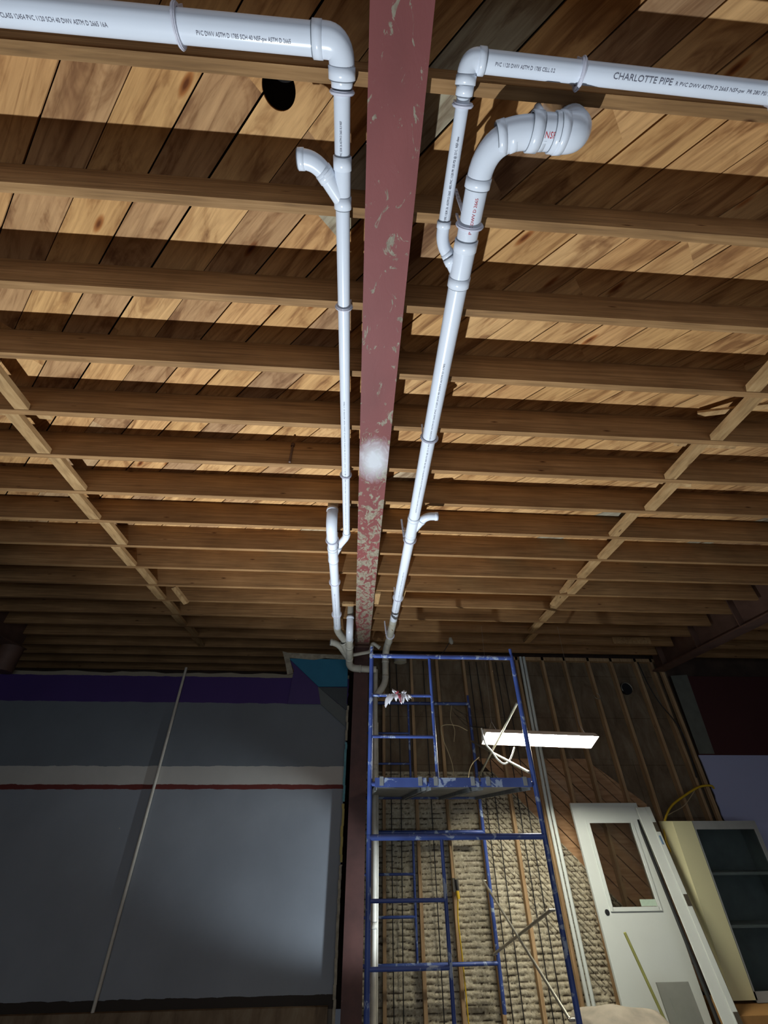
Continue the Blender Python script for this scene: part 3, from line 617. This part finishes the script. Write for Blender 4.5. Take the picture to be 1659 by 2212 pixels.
# hangers
X, Yv = (1, 0, 0), (0, 1, 0)
hanger((-.648, .173, zl), X, .041, 'white plastic hanger around the horizontal pipe at upper left', None)
hanger((-.122, .292, zl), Yv, r2, 'white hanger just below the elbow of the left pipe', 'hangers on the left pipe', a_open=40)
hanger((-.126, 1.058, zl), Yv, r2, 'white hanger midway down the left pipe, second from its elbow', 'hangers on the left pipe')
hanger((-.129, 2.315, zl), Yv, r2, 'white hanger low on the left pipe, above the open-ended riser', 'hangers on the left pipe')
hanger((-.253, 3.10, 3.80), Yv, r3, 'white hanger directly below the curved riser on the short left run', 'hangers on the short left run')
hanger((-.256, 3.90, 3.80), Yv, r3, 'white hanger in the middle of the short left run', 'hangers on the short left run')
hanger((-.259, 4.72, 3.795), Yv, r3, 'white hanger near the far bend of the short left run', 'hangers on the short left run')
hanger((.700, .196, 3.872), X, r2, 'white hanger around the horizontal pipe at upper right', None)
hanger((1.44, .204, 3.872), X, r2, 'white hanger at the right edge of the photo on the horizontal pipe', None)
hanger((.310, .296, 3.86), Yv, r15, 'white hanger near the top of the thin right pipe', None, a_open=40)
hanger((.408, .645, 3.80), Yv, r3, 'white hanger above the wye joint on the thick right pipe', 'hangers on the right pipe', tail=.09)
hanger((.420, 1.842, 3.80), Yv, r3, 'white hanger on the long middle stretch of the thick right pipe', 'hangers on the right pipe', tail=.09)
hanger((.431, 3.055, 3.80), Yv, r3, 'white hanger below the small side branch of the right pipe', 'hangers on the right pipe', tail=.09)
hanger((.434, 4.235, 3.80), Yv, r3, 'white hanger beside the wood scraps on the right pipe', 'hangers on the right pipe', tail=.09)
hanger((.434, 5.40, 3.80), Yv, r3, 'white hanger nearest the scaffold on the right pipe', 'hangers on the right pipe', tail=.09)
for (x, y, lab) in ((.37, .60, 'perforated white strap behind the thick right pipe near its wye'), (.375, 3.02, 'perforated white strap beside the small side branch of the right pipe'), (.375, 5.36, 'white strap sticking up beside the right pipe near the scaffold')):
    mb = MB(); mb.bar((x, y, 3.80), (x-.02, y-.03, ZJ+.05), .016, .003, (0, 1, 0)); 
    for k in range(6): mb.cyl((x-.003*k, y-.005*k-.004, 3.82+.025*k), (x-.003*k, y-.005*k+.001-.006, 3.82+.025*k), .005, 8)
    tag(mb.build('pipe_strap', M['hanger']), lab, 'strap')
mb = MB(); mb.tube([(.435, 4.96, 3.80), (.435, 4.97, 3.80)], r3+.0015, 28, False); mb.tube([(.39, 5.0, 3.78), (.44, 5.1, 3.752), (.47, 5.2, 3.79)], .006, 8)
tag(mb.build('wire_wrap', M['beige']), 'brown wire wrapped around the right pipe near the scaffold', 'wire')

# ------------------------------------------------------------ scaffold
T = empty('scaffold_tower', (.9, 5.4, 0), 'blue painted two tier frame scaffold in front of the stud wall', 'scaffold')
xl, xi, xr = .155, .765, 1.655
def frame(Yf, ztop, lab, ztip):
    f = MB(); f.tube([(xl, Yf, ztop), (xr, Yf, ztop)], .0215, 20); fo = part(f, 'frame_top_bar', M['blue'], T, lab)
    def sub(mb, name): return part(mb, name, M['blue'], fo)
    for x in (xl, xr):
        m = MB(); m.tube([(x, Yf, ztop-1.49), (x, Yf, ztop+.02)], .0215, 20); m.tube([(x, Yf, ztop+.02), (x, Yf, ztip)], .016, 16); sub(m, 'post')
    m = MB(); m.tube([(xi, Yf, ztop-1.125), (xi-.0, Yf, ztop)], .015, 16); sub(m, 'inner_post')
    for dz in (.39, .755): m = MB(); m.tube([(xl, Yf, ztop-dz), (xi, Yf, ztop-dz)], .0135, 14); sub(m, 'rung')
    m = MB(); m.tube([(xl, Yf, ztop-1.13), (xr, Yf, ztop-1.13)], .018, 16); sub(m, 'lower_bar')
for Yf, a in ((4.4, 'front'), (6.45, 'rear')):
    frame(Yf, 3.205 if Yf < 5 else 3.185, f'{a} upper blue scaffold frame', 3.30); frame(Yf, 1.70, f'{a} lower blue scaffold frame', 1.74)
for p, q in (((xr, 4.42, 2.756), (xr, 6.43, 2.221)), ((xr, 4.42, 2.166), (xr, 6.43, 2.70)), ((xr-.03, 4.42, 1.239), (xr-.02, 6.43, .644)), ((xr-.03, 4.42, .675), (xr-.05, 6.43, 1.246))):
    p = (p[0]-.026, p[1], p[2]); q = (q[0]-.026, q[1], q[2])
    m = MB(); m.tube([p, q], .012, 14); b = part(m, 'cross_brace', M['galv'], T, 'pale galvanized brace')
    for e in (p, q): m = MB(); m.tube([(e[0]-.01, e[1], e[2]), (e[0]+.035, e[1], e[2])], .009, 10); part(m, 'brace_stud', M['galv'], b)
for i, (a, b_) in enumerate(((.20, .66), (.685, 1.135), (1.16, 1.615))):
    r = empty('scaffold_plank', ((a+b_)/2, 5.4, 2.09), ['left', 'middle', 'right'][i]+' of the three grey deck planks laid across the scaffold', 'plank', 'deck planks on the scaffold')
    m = MB(); m.box((a, 4.41, 2.062), (b_, 6.47, 2.085)); part(m, 'deck', M['alu'], r)
    for x in (a, b_-.02): m = MB(); m.box((x, 4.43, 2.03), (x+.02, 6.45, 2.10)); part(m, 'side_rail', M['alu'], r)
    m = MB(); m.box((a, 4.372, 2.05), (b_, 4.41, 2.12)); part(m, 'end_rail', M['blue'], r, 'blue end rail')
    for x in (a+.04, b_-.075):
        for y0, y1 in ((4.365, 4.43), (6.40, 6.475)):
            m = MB(); m.box((x, y0, 2.06), (x+.035, y1, 2.128)); part(m, 'hook', M['alu'], r)
mb = MB(); mb.box((.19, 6.40, 3.205), (.48, 6.50, 3.245)); tag(mb.build('wood_offcut', M['block']), 'short wooden offcut lying on the rear scaffold frame', 'wood offcut')
def rag():
    r = empty('rag', (.43, 4.38, 2.81), 'white rag with red patches tied over a scaffold rung', 'rag')
    rn = random.Random(5)
    for name, mat, strips in (('white_cloth', 'cloth', [(.345, -.12, .05, -.05), (.365, -.09, .04, -.03), (.40, -.06, .06, .0), (.45, -.085, .055, .01), (.485, -.06, .05, .035), (.50, -.035, .04, .055), (.40, .045, .035, -.03), (.47, .03, .05, .02)]),
                              ('red_cloth', 'redcloth', [(.405, .03, .03, .01), (.445, -.075, .022, .0), (.42, -.03, .025, .015)])):
        mb = MB()
        for (x, dz, wd, dx) in strips:
            n, k = 8, 5; V = []; ph = rn.uniform(0, 6); yo = 4.372-(.012 if mat == 'redcloth' else rn.uniform(0, .008))
            for i in range(n+1):
                t = i/n; ww = wd*(.75+.5*math.sin(t*PI))*(1-.45*t*t)
                for c in range(k+1):
                    u = c/k-.5
                    V.append((x+dx*t+u*ww, yo-.012*math.sin(t*PI)-.010*math.sin(u*9+ph+t*3), 2.822+dz*t+.012*math.sin(u*7+ph)*t))
            mb.poly(V, [(i*(k+1)+c, i*(k+1)+c+1, (i+1)*(k+1)+c+1, (i+1)*(k+1)+c) for i in range(n) for c in range(k)])
        if name == 'white_cloth': mb.tube([(.36, 4.4, 2.815), (.40, 4.4, 2.82), (.46, 4.4, 2.815), (.50, 4.4, 2.813)], .02, 9, True, [.016, .020, .021, .016])
        part(mb, name, M[mat], r, 'red cloth' if mat == 'redcloth' else None)
rag()
# ------------------------------------------------------------ fluorescent shop light
def shop_light():
    a, b = Vector((1.49, 5.16, 2.61)), Vector((2.77, 5.12, 2.57)); d = (b-a).normalized(); ln = (b-a).length
    back = Vector((0, .25, -.085)); n = d.cross(back).normalized()
    if n.z > 0: n = -n          # n points out of the open face (down, slightly to the viewer)
    wv = back.normalized(); W = back.length
    r = empty('shop_light', tuple(a), 'long fluorescent shop light hanging lit in front of the stud wall', 'light fixture')
    # trough cross-section: rim, sloping side, flat top
    sec = [(0, 0), (.05, -.06), (.09, -.085), (W-.09, -.085), (W-.05, -.06), (W, 0)]
    def pt(t, u, h): return a+d*t+wv*u+n*h
    mb = MB(); th = .003
    for (u0, h0), (u1, h1) in zip(sec[:-1], sec[1:]):
        P = [pt(0, u0, h0), pt(ln, u0, h0), pt(ln, u1, h1), pt(0, u1, h1)]; e = (P[1]-P[0]).cross(P[3]-P[0]).normalized()*th
        if e.dot(n) > 0: e = -e
        mb.hexa([p for p in P]+[p+e for p in P])
    part(mb, 'reflector', M['lampwhite'], r)
    for t in (0, ln):
        mb = MB(); mb.prism([pt(t, u, h) for u, h in sec], d*.003*(1 if t else -1)); part(mb, 'end_plate', M['lampwhite'], r)
    for u in (.075, W-.075):
        mb = MB(); mb.tube([pt(.03, u, -.035), pt(ln-.03, u, -.035)], .0165, 14); part(mb, 'fluorescent_tube', M['tube'], r)
    for t in (.12, ln-.12):
        mb = MB(); q = pt(t, W/2, -.088); mb.tube([q+Vector((-.05, 0, 0)), q+Vector((0, 0, .10)), q+Vector((.05, 0, 0))], .003, 8); mb.tube([q+Vector((0, 0, .10)), q+Vector((0, 0, .16))], .004, 8); part(mb, 'hanging_hook', M['chrome'], r)
    for t in (.12, ln-.12):
        q = pt(t, W/2, -.088)+Vector((0, 0, .16)); mb = MB(); mb.tube([q, Vector((q.x+.05, q.y, ZJ))], .0015, 6); part(mb, 'chain', M['galv'], r)
    return r
LAMP = shop_light()
def cable(name, pts, rad, mat, lab, cat='cable', n=8):
    mb = MB(); mb.tube(bez(pts, n), rad, 10); return tag(mb.build(name, M[mat]), lab, cat)
mb = MB(); mb.tube(bez([(1.451, 5.2, 2.66), (1.472, 5.2, 2.51), (1.534, 5.2, 2.433), (1.588, 5.2, 2.353), (1.658, 5.2, 2.31), (1.729, 5.2, 2.354), (1.801, 5.2, 2.47)], 8), .009, 10); part(mb, 'power_cord', M['whitec'], LAMP, 'white power cord')
cable('electrical_cable', [(1.50, 5.65, 2.42), (1.45, 5.8, 2.37), (1.42, 5.9, 2.28), (1.41, 6.0, 2.10)], .006, 'beige', 'beige cable dropping from the shop light to the scaffold deck')
cable('electrical_cable', [(1.486, 6.0, 2.763), (1.339, 6.0, 2.823), (1.152, 6.0, 2.815), (1.165, 6.1, 2.70), (1.259, 6.2, 2.50), (1.29, 6.2, 2.355), (1.288, 6.2, 2.11)], .005, 'beige', 'thin tan cable arching between rear scaffold posts above the deck')
cable('electrical_cable', [(1.42, 6.5, 3.2), (1.38, 6.5, 3.0), (1.42, 6.48, 2.85), (1.40, 6.5, 2.70)], .006, 'beige', 'short tan cable hanging at the rear right scaffold post')
for k, (dx, dz) in enumerate(((0, 0), (.06, .05), (.11, -.04), (.16, .02))):
    cable('thin_wire', [(1.40+dx*.2, 6.4, 3.08+dz), (1.45+dx, 6.2, 2.93+dz), (1.47+dx*.6, 5.9, 2.80), (1.53+dx*.4, 5.4, 2.70)], .002, 'blackm', 'tangled thin dark wire left of the shop light', 'wire')['group'] = 'tangled dark wires by the shop light'
cable('extension_cord', [(1.27, 6.55, 2.03), (1.263, 6.53, 1.735), (1.262, 6.52, 1.45), (1.269, 6.52, 1.253)], .008, 'beige', 'tan cord hanging down a wall stud behind the scaffold')
cable('extension_cord', [(1.279, 6.52, 1.10), (1.26, 6.52, .9), (1.275, 6.52, .571), (1.285, 6.52, .05)], .008, 'yellow', 'yellow cord hanging low on a wall stud behind the scaffold')
r = empty('power_box', (1.27, 6.56, 1.2), 'small black outlet box fixed to a stud behind the scaffold', 'outlet box')
mb = MB(); mb.box((1.235, 6.53, 1.14), (1.305, 6.60, 1.26)); part(mb, 'body', M['brassy'], r); mb = MB(); mb.tube([(1.28, 6.525, 1.15), (1.285, 6.515, 1.08)], .02, 12); part(mb, 'plug', M['yellow'], r, 'yellow plug'); mb = MB(); mb.tube([(1.27, 6.52, 1.25), (1.28, 6.515, 1.16)], .014, 10); part(mb, 'plug', M['blackm'], r)
for x, dx, lab in ((1.786, 0, 'fourth'), (1.905, .01, 'fifth'), (2.224, 0, 'sixth'), (2.33, .01, 'seventh'), (.52, .0, 'first'), (.62, .03, 'second'), (1.05, .0, 'third')):
    tag(cable('wall_rod', [(x, 6.64, 3.85), (x+dx, 6.63, 2.4), (x, 6.64, .02)], .006, 'blackm', f'dark vertical rod between bare studs, {lab} of seven from the left'), group='dark rods between studs')
# white PVC conduits leaning on the wall
for x0, lab in ((2.60, 'left of the two white conduits standing in front of the studs'), (2.655, 'right of the two white conduits standing in front of the studs')):
    mb = MB(); mb.tube([(x0+.005, 6.54, 3.91), (x0-.04, 6.52, 1.92), (x0-.015, 6.50, 0)], .0215, 16); tag(mb.build('conduit', M['white']), lab, 'conduit', 'white conduits')
# ------------------------------------------------------------ leaning doors, cabinet
def lean_pt(x, s, n, xb, yb, yt, h, shear=0):
    """x across, s along height 0..h, n outward towards viewer"""
    ay = Vector((shear, yt-yb, math.sqrt(max(0, h*h-(yt-yb)**2-shear**2)))).normalized(); nx = Vector((1, 0, 0)).cross(ay)
    return Vector((xb, yb, 0))+Vector((1, 0, 0))*x+ay*s+nx.normalized()*n
def lbox(mb, L_, x0, x1, s0, s1, n0, n1):
    mb.hexa([L_(x0, s0, n0), L_(x1, s0, n0), L_(x1, s0, n1), L_(x0, s0, n1), L_(x0, s1, n0), L_(x1, s1, n0), L_(x1, s1, n1), L_(x0, s1, n1)]); return mb
def door():
    h, wd = 2.0, .90; Lf = lambda x, s, n: lean_pt(x, s, n, 2.862, 6.33, 6.52, h)
    r = empty('door_slab', (2.862, 6.33, 0), 'white half glass door slab leaning against the studs', 'door'); T_ = .04
    gx0, gx1, gs0, gs1 = .175, .735, 1.0, 1.795
    mb = MB(); 
    for b in ((0, gx0, 0, h), (gx1, wd, 0, h), (gx0, gx1, 0, gs0), (gx0, gx1, gs1, h)): lbox(mb, Lf, *b, 0, T_)
    part(mb, 'panel', M['white'], r)
    mb = MB(); f = .028
    for b in ((gx0-f, gx0+.008, gs0-f, gs1+f), (gx1-.008, gx1+f, gs0-f, gs1+f), (gx0, gx1, gs0-f, gs0+.008), (gx0, gx1, gs1-.008, gs1+f)): lbox(mb, Lf, *b, T_, T_+.012)
    part(mb, 'glazing_trim', M['white'], r)
    mb = MB(); lbox(mb, Lf, gx0, gx1, gs0, gs1, .018, .022); g = part(mb, 'glass', M['glass'], r)
    mb = MB(); lbox(mb, Lf, gx1-.20, gx1-.012, gs0+.012, gs0+.07, T_-.002, T_); part(mb, 'sticker', M['greenlabel'], g, 'pale green sticker')
    mb = MB(); c = Lf(.105, .965, T_+.001); n_ = (Lf(0, 0, 1)-Lf(0, 0, 0)).normalized(); mb.tube([c, c+n_*.002], .027, 20); part(mb, 'lock_hole', M['blackm'], r)
door()
def jamb():
    h = 2.04; Lf = lambda x, s, n: lean_pt(x, s, n, 3.62, 5.84, 6.46, h, .10)
    r = empty('door_frame_jamb', (3.62, 5.84, 0), 'white door jamb with hinge plates leaning right of the half glass door', 'door frame')
    mb = MB(); lbox(mb, Lf, 0, .115, 0, h, 0, .02); part(mb, 'side_board', M['white'], r)
    mb = MB(); lbox(mb, Lf, .118, .178, 0, h, 0, .032); part(mb, 'stop_board', M['white'], r)
    mb = MB(); lbox(mb, Lf, .178, .19, 0, h, 0, .02); part(mb, 'back_edge', M['redwood'], r)
    mb = MB(); lbox(mb, Lf, -.02, 0, 0, h-.12, -.07, -.03); part(mb, 'shadow_strip', M['blackm'], r)  # black strip standing in for the thin shadow and dark purple line here
    for s in (1.77, 1.08, .22):
        mb = MB(); lbox(mb, Lf, .128, .180, s, s+.10, .032, .035); part(mb, 'hinge', M['brassy'], r, 'worn metal hinge plate')
    mb = MB(); lbox(mb, Lf, .135, .160, 1.64, 1.73, .032, .0335); part(mb, 'label_sticker', M['bluelabel'], r)
jamb()
def cabinet():
    x0, x1, h = 4.03, 5.12, 1.80; Y_ = 6.28
    r = empty('glass_front_cabinet', (x0, Y_, 0), 'tall cabinet with cream side board and smoked glass front at the right edge', 'cabinet')
    mb = MB(); mb.box((x0, Y_-.02, .30), (x0+.255, Y_, h)); mb.box((x0, Y_, .30), (x0+.02, Y_+.27, h)); part(mb, 'cream_board', M['cream'], r, 'cream laminate board')
    mb = MB(); mb.box((x0+.26, Y_+.27, .28), (x1, Y_+.285, h)); mb.box((x0+.26, Y_, .28), (x0+.275, Y_+.27, h)); mb.box((x1-.015, Y_, .28), (x1, Y_+.27, h)); mb.box((x0+.26, Y_, .28), (x1, Y_+.27, .30)); mb.box((x0+.26, Y_, h-.02), (x1, Y_+.27, h)); part(mb, 'carcass', M['inner'], r)  # interior grey lightened to stand in for reflections on the glass
    f = MB(); f.box((x0+.262, Y_-.02, h-.085), (x1, Y_, h)); f.box((x1-.05, Y_-.02, .3), (x1, Y_, h-.085)); f.box((x0+.262, Y_-.02, .3), (x0+.275, Y_, h-.085)); f.box((x0+.262, Y_-.02, .28), (x1, Y_, .36))
    d = part(f, 'front_frame', M['greyframe'], r)
    for z in (1.295, .845): mb = MB(); mb.box((x0+.275, Y_-.005, z-.012), (x1-.05, Y_+.26, z+.012)); part(mb, 'shelf', M['greyframe'], r)
    mb = MB(); mb.box((x0+.275, Y_-.014, .36), (x1-.05, Y_-.010, h-.085)); part(mb, 'glass', M['darkglass'], d)
    # lower carton the cabinet stands on
    mb = MB(); mb.box((3.87, 5.95, 0), (4.95, 6.56, .275)); tag(mb.build('carton', M['brown']), 'brown carton under the glass front cabinet', 'box')
cabinet()
r = empty('cabinet_door', (3.1, 5.9, 0), 'small grey panelled cabinet door leaning at the foot of the white door', 'cabinet door')
Lf = lambda x, s, n: lean_pt(x, s, n, 3.075, 5.80, 5.92, .53)
mb = MB(); lbox(mb, Lf, 0, .33, 0, .53, 0, .02); part(mb, 'slab', M['greypanel'], r)
mb = MB(); lbox(mb, Lf, .08, .25, .06, .43, .02, .028); part(mb, 'raised_panel', M['greypanel'], r)
mb = MB(); mb.tube([(2.83, 5.80, .89), (3.09, 5.78, .0)], .014, 12); tag(mb.build('olive_stick', M['greentape']), 'olive green stick leaning in front of the white door', 'stick')
r = empty('storage_crate', (2.25, 5.1, 0), 'low crate with grey crumpled cover at the foot of the scaffold', 'crate')
mb = MB(); mb.box((1.98, 4.80, 0), (2.60, 5.34, .47)); part(mb, 'body', M['blackm'], r)
mb = MB(); nx, ny = 22, 18; V = []
for j in range(ny+1):
    for i in range(nx+1):
        x = 1.93+.70*i/nx; y = 4.75+.62*j/ny; V.append((x, y, .50+.05*noise.noise(Vector((x*4, y*4, 0)))+.04*math.sin(PI*i/nx)*math.sin(PI*j/ny)-(.06 if i in (0, nx) or j in (0, ny) else 0)))
mb.poly(V, [(j*(nx+1)+i, j*(nx+1)+i+1, (j+1)*(nx+1)+i+1, (j+1)*(nx+1)+i) for j in range(ny) for i in range(nx)]); part(mb, 'cover', M['tarp'], r)
cable('yellow_cable', [(4.95, 6.52, 2.16), (4.902, 6.5, 2.187), (4.729, 6.5, 2.171), (4.488, 6.5, 2.078), (4.24, 6.5, 1.956), (4.081, 6.5, 1.794), (4.017, 6.5, 1.628), (4.029, 6.5, 1.513), (4.108, 6.5, 1.379), (4.16, 6.55, 1.206), (4.2, 6.55, .9)], .013, 'yellow', 'yellow cable arching over the studs behind the cabinet')
cable('thin_cable', [(4.70, 6.52, 2.165), (4.619, 6.5, 2.108), (4.423, 6.5, 1.965), (4.23, 6.5, 1.891), (4.102, 6.5, 1.842)], .005, 'beige', 'thin beige cable hanging beside the yellow cable')
cable('black_cable', [(4.56, 6.58, 3.873), (4.592, 6.57, 3.515), (4.668, 6.57, 3.245), (4.80, 6.57, 2.988), (4.846, 6.57, 2.743), (4.80, 6.57, 2.284)], .008, 'blackm', 'black cable sagging across studs near the maroon wall')
r = empty('junction_box', (4.25, 6.6, 3.47), 'round metal junction box high between two studs', 'junction box')
mb = MB(); mb.tube([(4.25, 6.62, 3.47), (4.25, 6.66, 3.47)], .085, 28); part(mb, 'body', M['blackm'], r)
mb = MB(); mb.tube(arc((4.25, 6.615, 3.47), .085, -.4, 3.6, (1, 0, 0), (0, 0, 1), 24), .007, 8); part(mb, 'rim', M['galv'], r)
cable('wire_hook', [(3.66, 6.58, 3.36), (3.67, 6.56, 3.31), (3.73, 6.56, 3.30), (3.74, 6.56, 3.35), (3.71, 6.57, 3.38)], .005, 'galv', 'small bent wire hook on the stud wall above the shop light', 'hook')
r = empty('porcelain_socket', (1.33, 5.78, 3.85), 'small pale lamp socket hanging under the joists above the scaffold', 'socket')
mb = MB(); mb.tube([(1.33, 5.78, 3.92), (1.335, 5.78, 3.86), (1.35, 5.78, 3.83)], .03, 14, True, [.02, .035, .015]); part(mb, 'body', M['pvc_old'], r)
mb = MB(); mb.tube([(1.33, 5.78, 3.88), (1.24, 5.78, 3.75), (1.15, 5.9, 3.65)], .005, 8); part(mb, 'lead', M['blackm'], r)
r = empty('round_cap', (.68, 6.57, 3.80), 'white round cap at the wall top behind the scaffold top bar', 'cap')
mb = MB(); mb.tube([(.68, 6.57, 3.80), (.68, 6.57, 3.88)], .10, 28); part(mb, 'body', M['pvc_old'], r)
mb = MB(); mb.bar((.42, 6.66, 3.70), (.95, 6.66, 3.25), .26, .015, (0, 1, 0)); tag(mb.build('diagonal_brace_board', M['sheath']), 'wide grey board set diagonally between studs behind the pipes', 'board')
bpy.context.view_layer.update()
